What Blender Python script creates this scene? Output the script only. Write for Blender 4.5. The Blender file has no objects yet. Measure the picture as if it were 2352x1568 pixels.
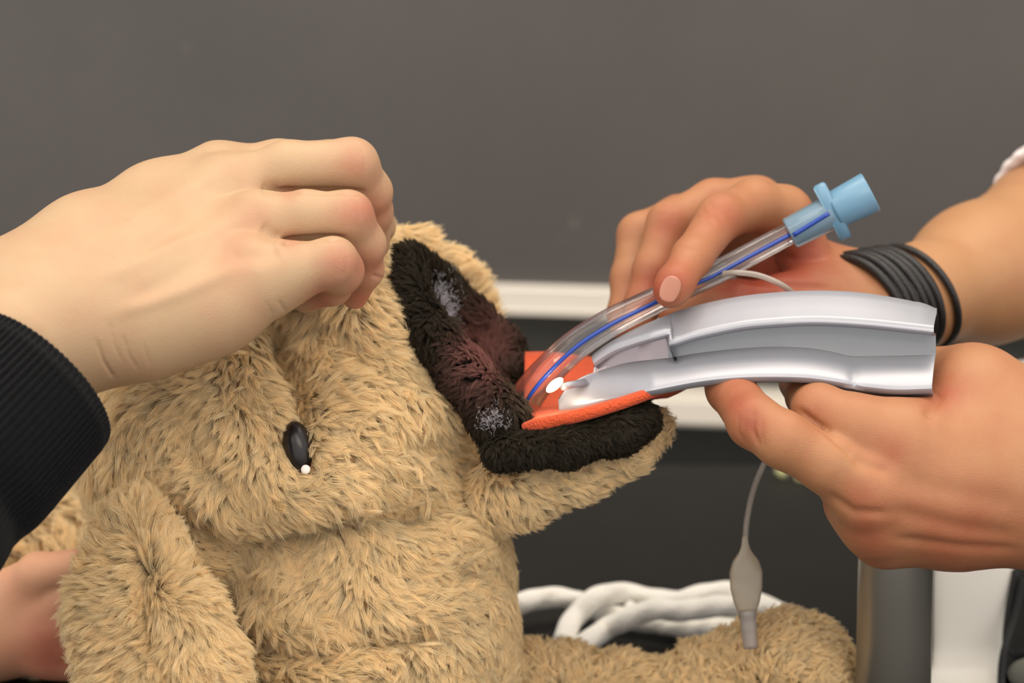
import bpy, bmesh, math
import numpy as np
from mathutils import Vector, Matrix

# ------------------------------------------------------------------ camera, world, lights, exposure
sc = bpy.context.scene
COL = sc.collection
W_, H_ = 2352, 1568
LENS, SENSOR = 80.0, 36.0
FPX = LENS / SENSOR * W_
PITCH = math.radians(12.0)
CAM = (0.0, 0.0, 1.31)
cam_data = bpy.data.cameras.new('camera')
cam = bpy.data.objects.new('camera', cam_data)
COL.objects.link(cam)
cam.location = CAM
cam.rotation_euler = (math.radians(90) - PITCH, 0, 0)
cam_data.lens = LENS
cam_data.sensor_width = SENSOR
cam_data.clip_start = 0.05
cam_data.dof.use_dof = True
cam_data.dof.focus_distance = 0.975
cam_data.dof.aperture_fstop = 7.0
sc.camera = cam

sc.view_settings.view_transform = 'Standard'
sc.view_settings.look = 'None'
sc.view_settings.exposure = 0.0
sc.view_settings.gamma = 1.0
sc.view_settings.use_curve_mapping = False

world = bpy.data.worlds.new('world')
sc.world = world
world.use_nodes = True
world.node_tree.nodes['Background'].inputs[0].default_value = (1.0, 0.965, 0.93, 1)
world.node_tree.nodes['Background'].inputs[1].default_value = 1.32

def ceiling_lamp(name, loc, rot, size, power, color=(1.0, 0.86, 0.68)):
    d = bpy.data.lights.new(name, 'AREA')
    d.shape = 'RECTANGLE'
    d.size, d.size_y = size
    d.energy = power
    d.color = color
    o = bpy.data.objects.new(name, d)
    o.location = loc
    o.rotation_euler = rot
    COL.objects.link(o)
    return o
ceiling_lamp('ceiling_light', (-0.5, 0.25, 2.65), (math.radians(12), 0, 0), (1.8, 0.9), 12)
ceiling_lamp('ceiling_light', (0.3, 1.25, 2.65), (math.radians(-6), 0, 0), (1.4, 0.4), 14)
ceiling_lamp('ceiling_light', (1.0, -0.9, 2.65), (math.radians(38), math.radians(18), 0), (1.6, 0.6), 20)
ceiling_lamp('ceiling_light', (-2.0, -1.0, 2.65), (math.radians(35), math.radians(-30), 0), (1.6, 0.6), 9)

# ------------------------------------------------------------------ space helpers
cp, sp = math.cos(PITCH), math.sin(PITCH)
def to_world(p):
    """camera-frame points (right, up, forward) in metres -> world"""
    p = np.asarray(p, dtype=np.float64).reshape(-1, 3)
    return np.stack([CAM[0] + p[:, 0], CAM[1] + p[:, 2] * cp + p[:, 1] * sp,
                     CAM[2] - p[:, 2] * sp + p[:, 1] * cp], 1)
def C(px, py, d):
    return np.array([(px - W_ / 2) / FPX * d, (H_ / 2 - py) / FPX * d, d])
def Wp(px, py, d):
    return Vector(to_world(C(px, py, d))[0])
def U(r, d=1.0):
    return r * d / FPX
def on_table(px, py, h=0.0, z0=0.90):
    """world point seen at (px,py) whose height above the table is h"""
    c = C(px, py, 1.0)
    dirw = to_world(c)[0] - np.array(CAM)
    t = (z0 + h - CAM[2]) / dirw[2]
    return Vector(np.array(CAM) + dirw * t)
def on_plane_y(px, py, y):
    c = C(px, py, 1.0)
    dirw = to_world(c)[0] - np.array(CAM)
    return Vector(np.array(CAM) + dirw * ((y - CAM[1]) / dirw[1]))
def lin(c, a=1.0):
    return tuple(((v / 255) / 12.92 if v / 255 <= .04045 else ((v / 255 + .055) / 1.055) ** 2.4) for v in c) + (a,)

# ------------------------------------------------------------------ object helpers
def tag(o, label=None, cat=None, group=None, kind=None):
    if label: o['label'] = label
    if cat: o['category'] = cat
    if group: o['group'] = group
    if kind: o['kind'] = kind
    return o
def empty(name, loc=(0, 0, 0)):
    o = bpy.data.objects.new(name, None)
    o.location = loc
    COL.objects.link(o)
    return o
def link(name, me, mat=None, parent=None):
    o = bpy.data.objects.new(name, me)
    if mat is not None:
        me.materials.append(mat)
    COL.objects.link(o)
    if parent is not None:
        o.parent = parent
        root = parent
        off = Vector((0, 0, 0))
        while root is not None:
            off += root.location
            root = root.parent
        o.location = -off
    return o
def raw_mesh(name, verts, faces, smooth=True):
    me = bpy.data.meshes.new(name)
    verts = np.asarray(verts, dtype=np.float32)
    if isinstance(faces, np.ndarray):
        k = faces.shape[1]
        me.vertices.add(len(verts)); me.vertices.foreach_set('co', verts.ravel())
        me.loops.add(faces.size); me.loops.foreach_set('vertex_index', faces.astype(np.int32).ravel())
        me.polygons.add(len(faces))
        me.polygons.foreach_set('loop_start', np.arange(0, faces.size, k, dtype=np.int32))
        me.update(calc_edges=True)
        me.validate()
    else:
        me.from_pydata([tuple(v) for v in verts], [], faces)
    me.polygons.foreach_set('use_smooth', np.full(len(me.polygons), smooth))
    me.update()
    return me
def grid_mesh(name, P, smooth=True, close_u=False, close_v=False):
    """P (nu, nv, 3) world points -> quads"""
    nu, nv = P.shape[:2]
    iu = np.arange(nu if close_u else nu - 1); iv = np.arange(nv if close_v else nv - 1)
    a, b = np.meshgrid(iu, iv, indexing='ij')
    a2, b2 = (a + 1) % nu, (b + 1) % nv
    f = np.stack([a * nv + b, a2 * nv + b, a2 * nv + b2, a * nv + b2], -1).reshape(-1, 4)
    return raw_mesh(name, P.reshape(-1, 3), f, smooth)
def spline(pts, n=60):
    """Catmull-Rom through pts (k, m) -> (n, m)"""
    p = np.asarray(pts, float)
    p = np.vstack([2 * p[0] - p[1], p, 2 * p[-1] - p[-2]])
    t = np.linspace(0, len(p) - 3 - 1e-9, n)
    i = t.astype(int); f = (t - i)[:, None]
    a, b, c, d = p[i], p[i + 1], p[i + 2], p[i + 3]
    return .5 * (2 * b + (c - a) * f + (2 * a - 5 * b + 4 * c - d) * f ** 2 + (3 * b - a - 3 * c + d) * f ** 3)
def tube_mesh(name, path, radii, seg=16, caps=True, flat=None, ripple=None, flatu=1):
    """path (n,3) world; radii scalar or (n,)"""
    path = np.asarray(path, float); n = len(path)
    radii = np.broadcast_to(np.asarray(radii, float), (n,))
    t = np.gradient(path, axis=0); t /= np.linalg.norm(t, axis=1)[:, None] + 1e-12
    up = np.array([0, 0, 1.0]) if abs(t[0][2]) < .9 else np.array([1.0, 0, 0])
    P = np.zeros((n, seg, 3)); ang = np.linspace(0, 2 * math.pi, seg, endpoint=False)
    u = np.cross(t[0], up); u /= np.linalg.norm(u)
    for i in range(n):
        u = u - t[i] * np.dot(u, t[i]); u /= np.linalg.norm(u); v = np.cross(t[i], u)
        r = radii[i]
        rr = r if ripple is None else r * (1 + ripple(i / (n - 1), ang))
        P[i] = path[i] + (np.cos(ang) * rr * flatu)[:, None] * u + (np.sin(ang) * rr * (flat or 1))[:, None] * v
    nv = n * seg
    V = P.reshape(-1, 3)
    faces = []
    for i in range(n - 1):
        for j in range(seg):
            k = (j + 1) % seg
            faces.append((i * seg + j, i * seg + k, (i + 1) * seg + k, (i + 1) * seg + j))
    if caps:
        faces.append(tuple(range(seg))[::-1]); faces.append(tuple(range(nv - seg, nv)))
    return raw_mesh(name, V, faces)
def box_mesh(name, x0, x1, y0, y1, z0, z1, bevel=0.0, M=None):
    bm = bmesh.new()
    bmesh.ops.create_cube(bm, size=1)
    for v in bm.verts:
        v.co = Vector(((x0 + x1) / 2 + v.co.x * (x1 - x0), (y0 + y1) / 2 + v.co.y * (y1 - y0), (z0 + z1) / 2 + v.co.z * (z1 - z0)))
    if bevel:
        bmesh.ops.bevel(bm, geom=list(bm.edges), offset=bevel, segments=3, affect='EDGES', profile=.5)
    if M is not None:
        bmesh.ops.transform(bm, matrix=M, verts=bm.verts)
    me = bpy.data.meshes.new(name); bm.to_mesh(me); bm.free()
    return me
def axis_frame(a):
    a = np.asarray(a, float); a /= np.linalg.norm(a)
    return a
def lathe(name, a, b, prof, seg=32, squash=None, caps=True):
    """prof: list of (t along a->b in 0..1, radius m)"""
    a = np.array(a, float); b = np.array(b, float); ax = b - a; L = np.linalg.norm(ax); ax /= L
    u = np.cross(ax, [0, 0, 1.0]); u /= np.linalg.norm(u); v = np.cross(ax, u)
    ang = np.linspace(0, 2 * math.pi, seg, endpoint=False)
    P = np.array([[a + ax * L * t + r * (math.cos(q) * u + math.sin(q) * v) for q in ang] for t, r in prof])
    nu, nv = P.shape[:2]
    faces = []
    for i in range(nu - 1):
        for j in range(nv):
            k = (j + 1) % nv
            faces.append((i * nv + j, i * nv + k, (i + 1) * nv + k, (i + 1) * nv + j))
    if caps:
        faces.append(tuple(range(nv))[::-1]); faces.append(tuple(range((nu - 1) * nv, nu * nv)))
    return raw_mesh(name, P.reshape(-1, 3), faces)

# ------------------------------------------------------------------ materials
def new_mat(name):
    m = bpy.data.materials.new(name); m.use_nodes = True
    nt = m.node_tree; nt.nodes.clear()
    out = nt.nodes.new('ShaderNodeOutputMaterial')
    return m, nt, out
def N(nt, typ, **kw):
    n = nt.nodes.new(typ)
    for k, v in kw.items():
        if k.startswith('_'):
            setattr(n, k[1:], v)
        else:
            n.inputs[k.replace('__', ' ')].default_value = v
    return n
def ramp(nt, src, stops):
    r = nt.nodes.new('ShaderNodeValToRGB')
    while len(r.color_ramp.elements) < len(stops):
        r.color_ramp.elements.new(.5)
    for e, (p, c) in zip(r.color_ramp.elements, stops):
        e.position = p; e.color = c
    nt.links.new(src, r.inputs[0])
    return r
def simple(name, rgb, rough=.5, metal=0.0, bump=0.0, scale=200, var=0.0, vscale=20, sheen=0.0, spec=.5, coat=0.0, sss=0.0):
    m, nt, out = new_mat(name)
    b = N(nt, 'ShaderNodeBsdfPrincipled', Roughness=rough, Metallic=metal)
    b.inputs['Specular IOR Level'].default_value = spec
    b.inputs['Sheen Weight'].default_value = sheen
    b.inputs['Coat Weight'].default_value = coat
    if sss:
        b.inputs['Subsurface Weight'].default_value = sss
        b.inputs['Subsurface Scale'].default_value = .01
    tc = N(nt, 'ShaderNodeTexCoord')
    c = lin(rgb)
    if var:
        nz = N(nt, 'ShaderNodeTexNoise', Scale=vscale, Detail=5.0)
        nt.links.new(tc.outputs['Object'], nz.inputs['Vector'])
        lo = tuple(x * (1 - var) for x in c[:3]) + (1,); hi = tuple(min(1, x * (1 + var)) for x in c[:3]) + (1,)
        r = ramp(nt, nz.outputs[0], [(.3, lo), (.7, hi)])
        nt.links.new(r.outputs[0], b.inputs['Base Color'])
    else:
        b.inputs['Base Color'].default_value = c
    if bump:
        nz = N(nt, 'ShaderNodeTexNoise', Scale=scale, Detail=4.0)
        nt.links.new(tc.outputs['Object'], nz.inputs['Vector'])
        bp = N(nt, 'ShaderNodeBump', Strength=bump, Distance=.002)
        nt.links.new(nz.outputs[0], bp.inputs['Height'])
        nt.links.new(bp.outputs[0], b.inputs['Normal'])
    nt.links.new(b.outputs[0], out.inputs[0])
    return m
def skin_mat(name, base, red, rough=.5):
    m, nt, out = new_mat(name)
    b = N(nt, 'ShaderNodeBsdfPrincipled', Roughness=rough)
    b.inputs['Specular IOR Level'].default_value = .32
    b.inputs['Subsurface Weight'].default_value = .12
    b.inputs['Subsurface Radius'].default_value = (1.0, .35, .18)
    b.inputs['Subsurface Scale'].default_value = .004
    tc = N(nt, 'ShaderNodeTexCoord')
    at = N(nt, 'ShaderNodeAttribute', _attribute_name='redness')
    nz = N(nt, 'ShaderNodeTexNoise', Scale=55.0, Detail=4.0)
    nt.links.new(tc.outputs['Object'], nz.inputs['Vector'])
    mul = N(nt, 'ShaderNodeMath', _operation='MULTIPLY_ADD'); mul.inputs[1].default_value = .55
    nt.links.new(nz.outputs[0], mul.inputs[0])
    nt.links.new(at.outputs['Fac'], mul.inputs[2])
    sub = N(nt, 'ShaderNodeMath', _operation='SUBTRACT', _use_clamp=True); sub.inputs[1].default_value = .2
    nt.links.new(mul.outputs[0], sub.inputs[0])
    mx = N(nt, 'ShaderNodeMix', _data_type='RGBA')
    mx.inputs[6].default_value = lin(base); mx.inputs[7].default_value = lin(red)
    nt.links.new(sub.outputs[0], mx.inputs[0])
    nt.links.new(mx.outputs[2], b.inputs['Base Color'])
    vo = N(nt, 'ShaderNodeTexVoronoi', Scale=900.0, _feature='DISTANCE_TO_EDGE')
    nt.links.new(tc.outputs['Object'], vo.inputs['Vector'])
    n2 = N(nt, 'ShaderNodeTexNoise', Scale=260.0, Detail=5.0)
    nt.links.new(tc.outputs['Object'], n2.inputs['Vector'])
    ad = N(nt, 'ShaderNodeMath', _operation='ADD')
    nt.links.new(vo.outputs[0], ad.inputs[0]); nt.links.new(n2.outputs[0], ad.inputs[1])
    bp = N(nt, 'ShaderNodeBump', Strength=.22, Distance=.0007)
    nt.links.new(ad.outputs[0], bp.inputs['Height']); nt.links.new(bp.outputs[0], b.inputs['Normal'])
    nt.links.new(b.outputs[0], out.inputs[0])
    return m
def fur_mat(name, root_shade=.62):
    m, nt, out = new_mat(name)
    b = N(nt, 'ShaderNodeBsdfPrincipled', Roughness=.62)
    b.inputs['Specular IOR Level'].default_value = .22
    b.inputs['Sheen Weight'].default_value = .0
    at = N(nt, 'ShaderNodeAttribute', _attribute_name='tint')
    hi = N(nt, 'ShaderNodeHairInfo')
    r = ramp(nt, hi.outputs['Intercept'], [(0, (root_shade,) * 3 + (1,)), (.7, (1, 1, 1, 1))])  # darker roots paint the shade in the gaps between tufts
    mx = N(nt, 'ShaderNodeMix', _data_type='RGBA', _blend_type='MULTIPLY'); mx.inputs[0].default_value = 1
    nt.links.new(at.outputs['Color'], mx.inputs[6]); nt.links.new(r.outputs[0], mx.inputs[7])
    nt.links.new(mx.outputs[2], b.inputs['Base Color'])
    tr = N(nt, 'ShaderNodeBsdfTranslucent')
    nt.links.new(mx.outputs[2], tr.inputs[0])
    ms = N(nt, 'ShaderNodeMixShader'); ms.inputs[0].default_value = .42
    nt.links.new(b.outputs[0], ms.inputs[1]); nt.links.new(tr.outputs[0], ms.inputs[2])
    nt.links.new(ms.outputs[0], out.inputs[0])
    return m
def clear_plastic(name, tint=(1, 1, 1), opacity=.12, gloss=.9, rough=.04, body=(200, 200, 205)):
    m, nt, out = new_mat(name)
    tr = N(nt, 'ShaderNodeBsdfTransparent'); tr.inputs[0].default_value = tint + (1,)
    df = N(nt, 'ShaderNodeBsdfPrincipled', Roughness=.3); df.inputs['Base Color'].default_value = lin(body)
    gl = N(nt, 'ShaderNodeBsdfGlossy', Roughness=rough)
    lw = N(nt, 'ShaderNodeLayerWeight', Blend=.35)
    m1 = N(nt, 'ShaderNodeMixShader'); m1.inputs[0].default_value = opacity
    nt.links.new(tr.outputs[0], m1.inputs[1]); nt.links.new(df.outputs[0], m1.inputs[2])
    m2 = N(nt, 'ShaderNodeMixShader')
    mu = N(nt, 'ShaderNodeMath', _operation='MULTIPLY'); mu.inputs[1].default_value = gloss
    nt.links.new(lw.outputs['Fresnel'], mu.inputs[0]); nt.links.new(mu.outputs[0], m2.inputs[0])
    nt.links.new(m1.outputs[0], m2.inputs[1]); nt.links.new(gl.outputs[0], m2.inputs[2])
    nt.links.new(m2.outputs[0], out.inputs[0])
    return m
def emit(name, rgb, s):
    m, nt, out = new_mat(name)
    e = N(nt, 'ShaderNodeEmission', Strength=s); e.inputs[0].default_value = lin(rgb)
    nt.links.new(e.outputs[0], out.inputs[0])
    return m

M_SKIN_A = skin_mat('skin_fair', (178, 149, 117), (170, 104, 83))
M_SKIN_B = skin_mat('skin_warm', (170, 126, 89), (148, 66, 48))
M_SKIN_C = skin_mat('skin_back', (200, 150, 118), (180, 105, 84))
M_NAIL = simple('nail', (172, 116, 96), rough=.35)
M_KNIT = simple('black_knit', (11, 12, 15), rough=.95, bump=.6, scale=1500, var=.25, vscale=500, sheen=.05, spec=.1)
M_BOARD = None
M_RAIL = simple('rail_aluminium', (228, 222, 212), rough=.45, metal=.1)
M_BLACK = simple('black_laminate', (26, 26, 25), rough=.5, var=.12, vscale=30, spec=.25, bump=.05, scale=60)
M_LOWER = simple('dark_panel', (38, 40, 38), rough=.6, var=.08, vscale=8)
M_SILVER = simple('silver_blade', (152, 154, 163), rough=.34, metal=.35, spec=.5)
M_SILVER_DK = simple('polished_web', (128, 130, 134), rough=.28, metal=.6)
M_SILVER_SLOT = simple('polished_slot', (150, 140, 144), rough=.22, metal=.9)
M_HANDLE = simple('dark_steel', (175, 170, 160), rough=.36, metal=.8, bump=.03, scale=400)
M_BLUE = simple('blue_plastic', (96, 138, 166), rough=.35, sss=.1)
M_BLUELINE = simple('blue_line', (22, 60, 150), rough=.3)
M_TUBE = clear_plastic('clear_tube', (.97, .95, .95), .04, .8, .10)
M_LINE = clear_plastic('clear_line', (.9, .88, .86), .45, .6, .1, (190, 180, 170))
M_BLUECLEAR = clear_plastic('blue_clear', (.78, .88, .95), .5, .8, .05, (140, 170, 190))
M_BALLOON = clear_plastic('balloon_film', (.85, .82, .78), .82, .5, .3, (158, 144, 124))
M_TONGUE = simple('tongue_fleece', (206, 84, 48), rough=.9, bump=.9, scale=900, var=.12, vscale=60, sheen=.1, spec=.15)
M_ROPE = simple('white_rope', (255, 252, 244), rough=.85, bump=.4, scale=400, sheen=.5)
M_WHITE = simple('white_plastic', (244, 240, 231), rough=.5)
M_BAG = simple('black_nylon', (14, 14, 15), rough=.6, bump=.2, scale=500)
M_GREYPAD = simple('grey_pad', (110, 110, 100), rough=.7)
M_BAND = simple('black_elastic', (26, 25, 26), rough=.38, bump=.3, scale=1200, spec=.5)
M_WHITECLOTH = simple('white_cloth', (238, 228, 226), rough=.9)
M_UNDER = simple('fur_backing', (150, 118, 82), rough=1, spec=0)
M_UNDERB = simple('black_backing', (20, 17, 15), rough=1, spec=0)
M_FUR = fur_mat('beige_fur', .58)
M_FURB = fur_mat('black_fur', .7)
M_EYE = simple('black_eye', (16, 10, 13), rough=.32)
M_CATCHLIGHT = simple('eye_painted_catchlight', (238, 232, 226), rough=.3)
M_WALL = simple('wall_paint', (205, 200, 190), rough=.8)
M_FLOOR = simple('floor_vinyl', (120, 112, 100), rough=.5)
M_CHALK = simple('chalk', (190, 190, 140), rough=.95)

# ------------------------------------------------------------------ the setting: floor, wall, board, table
link('floor', box_mesh('floor', -3, 3, -2.5, 2.6, -.05, 0), M_FLOOR)['kind'] = 'structure'
YAW = math.radians(-9)
WC = Vector((0.10, 1.72, 0))                       # a point on the front face of the board
WM = Matrix.Translation(WC) @ Matrix.Rotation(YAW, 4, 'Z')
def wb(name, x0, x1, y0, y1, z0, z1, mat, parent=None, bevel=0.0):
    return link(name, box_mesh(name, x0, x1, y0, y1, z0, z1, bevel, WM), mat, parent)
wl = wb('wall_back', -3, 3, .05, .17, 0, 2.7, M_WALL); wl['kind'] = 'structure'

def board_mat():
    m, nt, out = new_mat('chalkboard')
    b = N(nt, 'ShaderNodeBsdfPrincipled', Roughness=.48); b.inputs['Specular IOR Level'].default_value = .4
    tc = N(nt, 'ShaderNodeTexCoord')
    n1 = N(nt, 'ShaderNodeTexNoise', Scale=3.0, Detail=6.0, Roughness=.6)
    nt.links.new(tc.outputs['Object'], n1.inputs['Vector'])
    r = ramp(nt, n1.outputs[0], [(.3, lin((73, 70, 69))), (.7, lin((84, 80, 78)))])
    # faint specks of chalk dust
    n2 = N(nt, 'ShaderNodeTexNoise', Scale=14.0, Detail=3.0)
    nt.links.new(tc.outputs['Object'], n2.inputs['Vector'])
    r2 = ramp(nt, n2.outputs[0], [(.72, (0, 0, 0, 1)), (.8, (1, 1, 1, 1))])
    mx = N(nt, 'ShaderNodeMix', _data_type='RGBA'); mx.inputs[7].default_value = lin((120, 115, 110))
    nt.links.new(r2.outputs[0], mx.inputs[0]); nt.links.new(r.outputs[0], mx.inputs[6])
    nt.links.new(mx.outputs[2], b.inputs['Base Color'])
    nt.links.new(b.outputs[0], out.inputs[0])
    return m
M_BOARD = board_mat()
bd = empty('chalkboard', WM @ Vector((0, 0, 0.985)))
tag(bd, 'large dull grey-brown chalkboard with a pale aluminium bottom rail, filling the wall', 'chalkboard')
def zpix(py, y=1.72):
    return on_plane_y(1260, py, y).z
zr0, zr1 = zpix(724), zpix(660)
wb('writing_surface', -2.2, 2.2, 0, .02, zr1, 2.25, M_BOARD, bd)
rl = wb('bottom_rail', -2.2, 2.2, -.012, .03, zr0, (zr0 + zr1) / 2 - .0006, M_RAIL, bd, .001)
wb('bottom_rail', -2.2, 2.2, -.010, .03, (zr0 + zr1) / 2 + .0004, zr1, M_RAIL, bd, .001)
wb('top_rail', -2.2, 2.2, -.012, .03, 2.25, 2.28, M_RAIL, bd, .001)
lp = wb('wall_panel', -2.2, 2.2, .025, .05, 0.0, zr0 + .002, M_LOWER); tag(lp, kind='structure')
zt1 = on_plane_y(1600, 903, 1.70).z
tray = empty('chalk_tray', WM @ Vector((.2, -.03, zt1)))
tag(tray, 'shallow white ledge below the chalkboard, seen between the tongue tip and the fingers', 'chalk tray')
wb('ledge', -.6, .6, -.050, .0245, zt1 - .018, zt1, M_RAIL, tray, .003)
wb('lip', -.6, .6, -.056, -.050, zt1 - .014, zt1 + .004, M_RAIL, tray, .001)
for x in (-.5, .115, .5):
    wb('bracket', x, x + .010, -.045, .024, zt1 - .045, zt1 - .018, M_BLACK, tray, .001)
# table
tb = empty('lab_table', (0, 1.1, 0)); tag(tb, 'long black laminate bench top that the plush dog and white rope lie on', 'table')
# bench top: black slab ending at the wall panel
link('table_top', box_mesh("table_top", -1.2, 1.2, .70, 1.52, .865, .90, .003), M_BLACK, tb)
for x in (-1.15, 1.1):
    for y in (.76, 1.44):
        link('leg', box_mesh('leg', x, x + .05, y, y + .05, 0, .866, .002), M_BAG, tb)

# ------------------------------------------------------------------ implicit surfaces
def smin(a, b, k):
    h = np.maximum(k - np.abs(a - b), 0) / k
    return np.minimum(a, b) - h * h * k * .25
def cone(p, a, b, ra, rb):
    a = np.asarray(a, np.float32); b = np.asarray(b, np.float32); ab = b - a
    L = float(ab @ ab) + 1e-12
    t = np.clip(((p - a) @ ab) / L, 0, 1)
    d = p - a - t[:, None] * ab
    return np.sqrt((d * d).sum(1)) - (ra + (rb - ra) * t)
def ell(p, c, r, R=None):
    q = p - np.asarray(c, np.float32)
    if R is not None: q = q @ R
    r = np.asarray(r, np.float32)
    k0 = np.sqrt(((q / r) ** 2).sum(1)); k1 = np.sqrt(((q / r ** 2) ** 2).sum(1))
    return k0 * (k0 - 1) / (k1 + 1e-9)
def rot2(deg):
    a = math.radians(deg); c, s = math.cos(a), math.sin(a)
    return np.array([[c, -s, 0], [s, c, 0], [0, 0, 1]], np.float32)
def chain(p, js, k=.004):
    """js: [(px,py,d,rpx),...]"""
    D = None
    for (x0, y0, d0, r0), (x1, y1, d1, r1) in zip(js[:-1], js[1:]):
        c = cone(p, C(x0, y0, d0), C(x1, y1, d1), U(r0, d0), U(r1, d1))
        D = c if D is None else smin(D, c, k)
    return D
def nets(f, lo, hi, h):
    """sparse surface nets of f(points)->distance; camera-frame metres"""
    lo = np.array(lo, float); hi = np.array(hi, float)
    m = 4
    nc = np.ceil((hi - lo) / (h * m)).astype(int) + 1
    ax = [lo[i] + (np.arange(nc[i]) + .5) * h * m for i in range(3)]
    g = np.stack(np.meshgrid(*ax, indexing='ij'), -1).reshape(-1, 3).astype(np.float32)
    dc = f(g).reshape(nc)
    near = np.abs(dc) < h * m * 1.35
    n = nc * m
    D = np.repeat(np.repeat(np.repeat(np.where(dc > 0, 1., -1.).astype(np.float32), m, 0), m, 1), m, 2)
    nm = np.repeat(np.repeat(np.repeat(near, m, 0), m, 1), m, 2)
    idx = np.argwhere(nm)
    out = np.empty(len(idx), np.float32)
    for s in range(0, len(idx), 400000):
        out[s:s + 400000] = f((lo + (idx[s:s + 400000] + .5) * h).astype(np.float32))
    D[idx[:, 0], idx[:, 1], idx[:, 2]] = out
    s = D < 0
    cs = [s[i:n[0] - 1 + i, j:n[1] - 1 + j, k:n[2] - 1 + k] for i in (0, 1) for j in (0, 1) for k in (0, 1)]
    tot = np.sum(np.array(cs, dtype=np.int8), 0)
    cell = (tot > 0) & (tot < 8)
    ci = np.argwhere(cell)
    vid = -np.ones(cell.shape, np.int32); vid[cell] = np.arange(len(ci))
    acc = np.zeros((len(ci), 3)); cnt = np.zeros(len(ci))
    corners = [(i, j, k) for i in (0, 1) for j in (0, 1) for k in (0, 1)]
    for a in corners:
        for b in corners:
            if sum(abs(a[q] - b[q]) for q in range(3)) == 1 and a < b:
                da = D[ci[:, 0] + a[0], ci[:, 1] + a[1], ci[:, 2] + a[2]]
                db = D[ci[:, 0] + b[0], ci[:, 1] + b[1], ci[:, 2] + b[2]]
                m_ = (da < 0) != (db < 0)
                t = np.where(m_, da / (da - db + 1e-20), 0)
                pt = np.array(a)[None] + t[:, None] * (np.array(b) - np.array(a))[None]
                acc[m_] += pt[m_]; cnt[m_] += 1
    V = lo + (ci + .5 + acc / cnt[:, None]) * h
    faces = []
    for axis in range(3):
        o1, o2 = [(1, 2), (2, 0), (0, 1)][axis]
        sl0 = [slice(None)] * 3; sl1 = [slice(None)] * 3
        sl0[axis] = slice(0, -1); sl1[axis] = slice(1, None)
        A = s[tuple(sl0)]; B = s[tuple(sl1)]
        e = np.argwhere(A != B)
        ok = (e[:, o1] > 0) & (e[:, o2] > 0) & (e[:, o1] < cell.shape[o1]) & (e[:, o2] < cell.shape[o2]) & (e[:, axis] < cell.shape[axis])
        e = e[ok]
        def at(d1, d2):
            q = e.copy(); q[:, o1] -= d1; q[:, o2] -= d2
            return vid[q[:, 0], q[:, 1], q[:, 2]]
        q = np.stack([at(1, 1), at(0, 1), at(0, 0), at(1, 0)], 1)
        flip = ~A[e[:, 0], e[:, 1], e[:, 2]]
        q[flip] = q[flip][:, ::-1]
        faces.append(q)
    F = np.concatenate(faces); F = F[(F >= 0).all(1)]
    # pull the vertices onto the surface
    V = V.astype(np.float32)
    for _ in range(2):
        G = grad(f, V, h * .4); d = f(V)
        V = V - G * np.clip(d, -h, h)[:, None] * .8
    return V, F
def grad(f, V, e):
    G = np.stack([f(V + np.eye(3, dtype=np.float32)[i] * e) - f(V - np.eye(3, dtype=np.float32)[i] * e) for i in range(3)], 1)
    return G / (np.linalg.norm(G, axis=1)[:, None] + 1e-9)
def pix(V):
    return V[:, 0] / V[:, 2] * FPX + W_ / 2, H_ / 2 - V[:, 1] / V[:, 2] * FPX
def seg_dist(x, y, pts):
    D = np.full(len(x), 1e9)
    T = np.zeros(len(x))
    for i, ((x0, y0), (x1, y1)) in enumerate(zip(pts[:-1], pts[1:])):
        dx, dy = x1 - x0, y1 - y0
        t = np.clip(((x - x0) * dx + (y - y0) * dy) / (dx * dx + dy * dy + 1e-9), 0, 1)
        d = np.hypot(x - x0 - t * dx, y - y0 - t * dy)
        m = d < D
        D = np.where(m, d, D); T = np.where(m, (i + t) / (len(pts) - 1), T)
    return D, T
def carve(V, Nn, lines):
    """push skin in (+) or out (-) along lines drawn on the side seen from the front: (pts, width px, depth px)"""
    x, y = pix(V)
    front = np.clip(-Nn[:, 2] * 2.5 + .3, 0, 1)
    amt = np.zeros(len(V))
    for pts, w, dep in lines:
        D, T = seg_dist(x, y, pts)
        taper = np.clip(np.minimum(T, 1 - T) * 6 + .25, 0, 1) if len(pts) > 1 else 1
        amt += dep * np.exp(-(D / w) ** 2) * taper
    return V - Nn * (U(amt) * front)[:, None].astype(np.float32)
def blobs(V, spots):
    x, y = pix(V); r = np.zeros(len(V), np.float32)
    for px, py, s, a in spots:
        r += a * np.exp(-((x - px) ** 2 + (y - py) ** 2) / s ** 2)
    return r
def surf_obj(name, V, F, mat, parent, attrs=None):
    me = raw_mesh(name, to_world(V), F)
    for k, v in (attrs or {}).items():
        a = me.attributes.new(k, 'FLOAT', 'POINT'); a.data.foreach_set('value', np.asarray(v, np.float32))
    return link(name, me, mat, parent)
def bounds(js, pad=.018):
    P = np.array([C(*j[:3]) for j in js]); R = np.array([U(j[3], j[2]) for j in js])[:, None]
    return (P - R).min(0) - pad, (P + R).max(0) + pad
def hand(palm, fingers, kp=.014, kf=.0016, kj=.010, kc=.004):
    def f(p):
        A = None
        for c in palm:
            d = chain(p, c, kp)
            A = d if A is None else smin(A, d, kp)
        B = None
        for c in fingers:
            d = chain(p, c, kc)
            B = d if B is None else smin(B, d, kf)
        return smin(A, B, kj) if B is not None else A
    js = [j for c in palm + fingers for j in c]
    return f, bounds(js)
def join(parts):
    Vs, Fs, o = [], [], 0
    for V, F in parts:
        Vs.append(V); Fs.append(F + o); o += len(V)
    return np.concatenate(Vs), np.concatenate(Fs)

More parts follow.
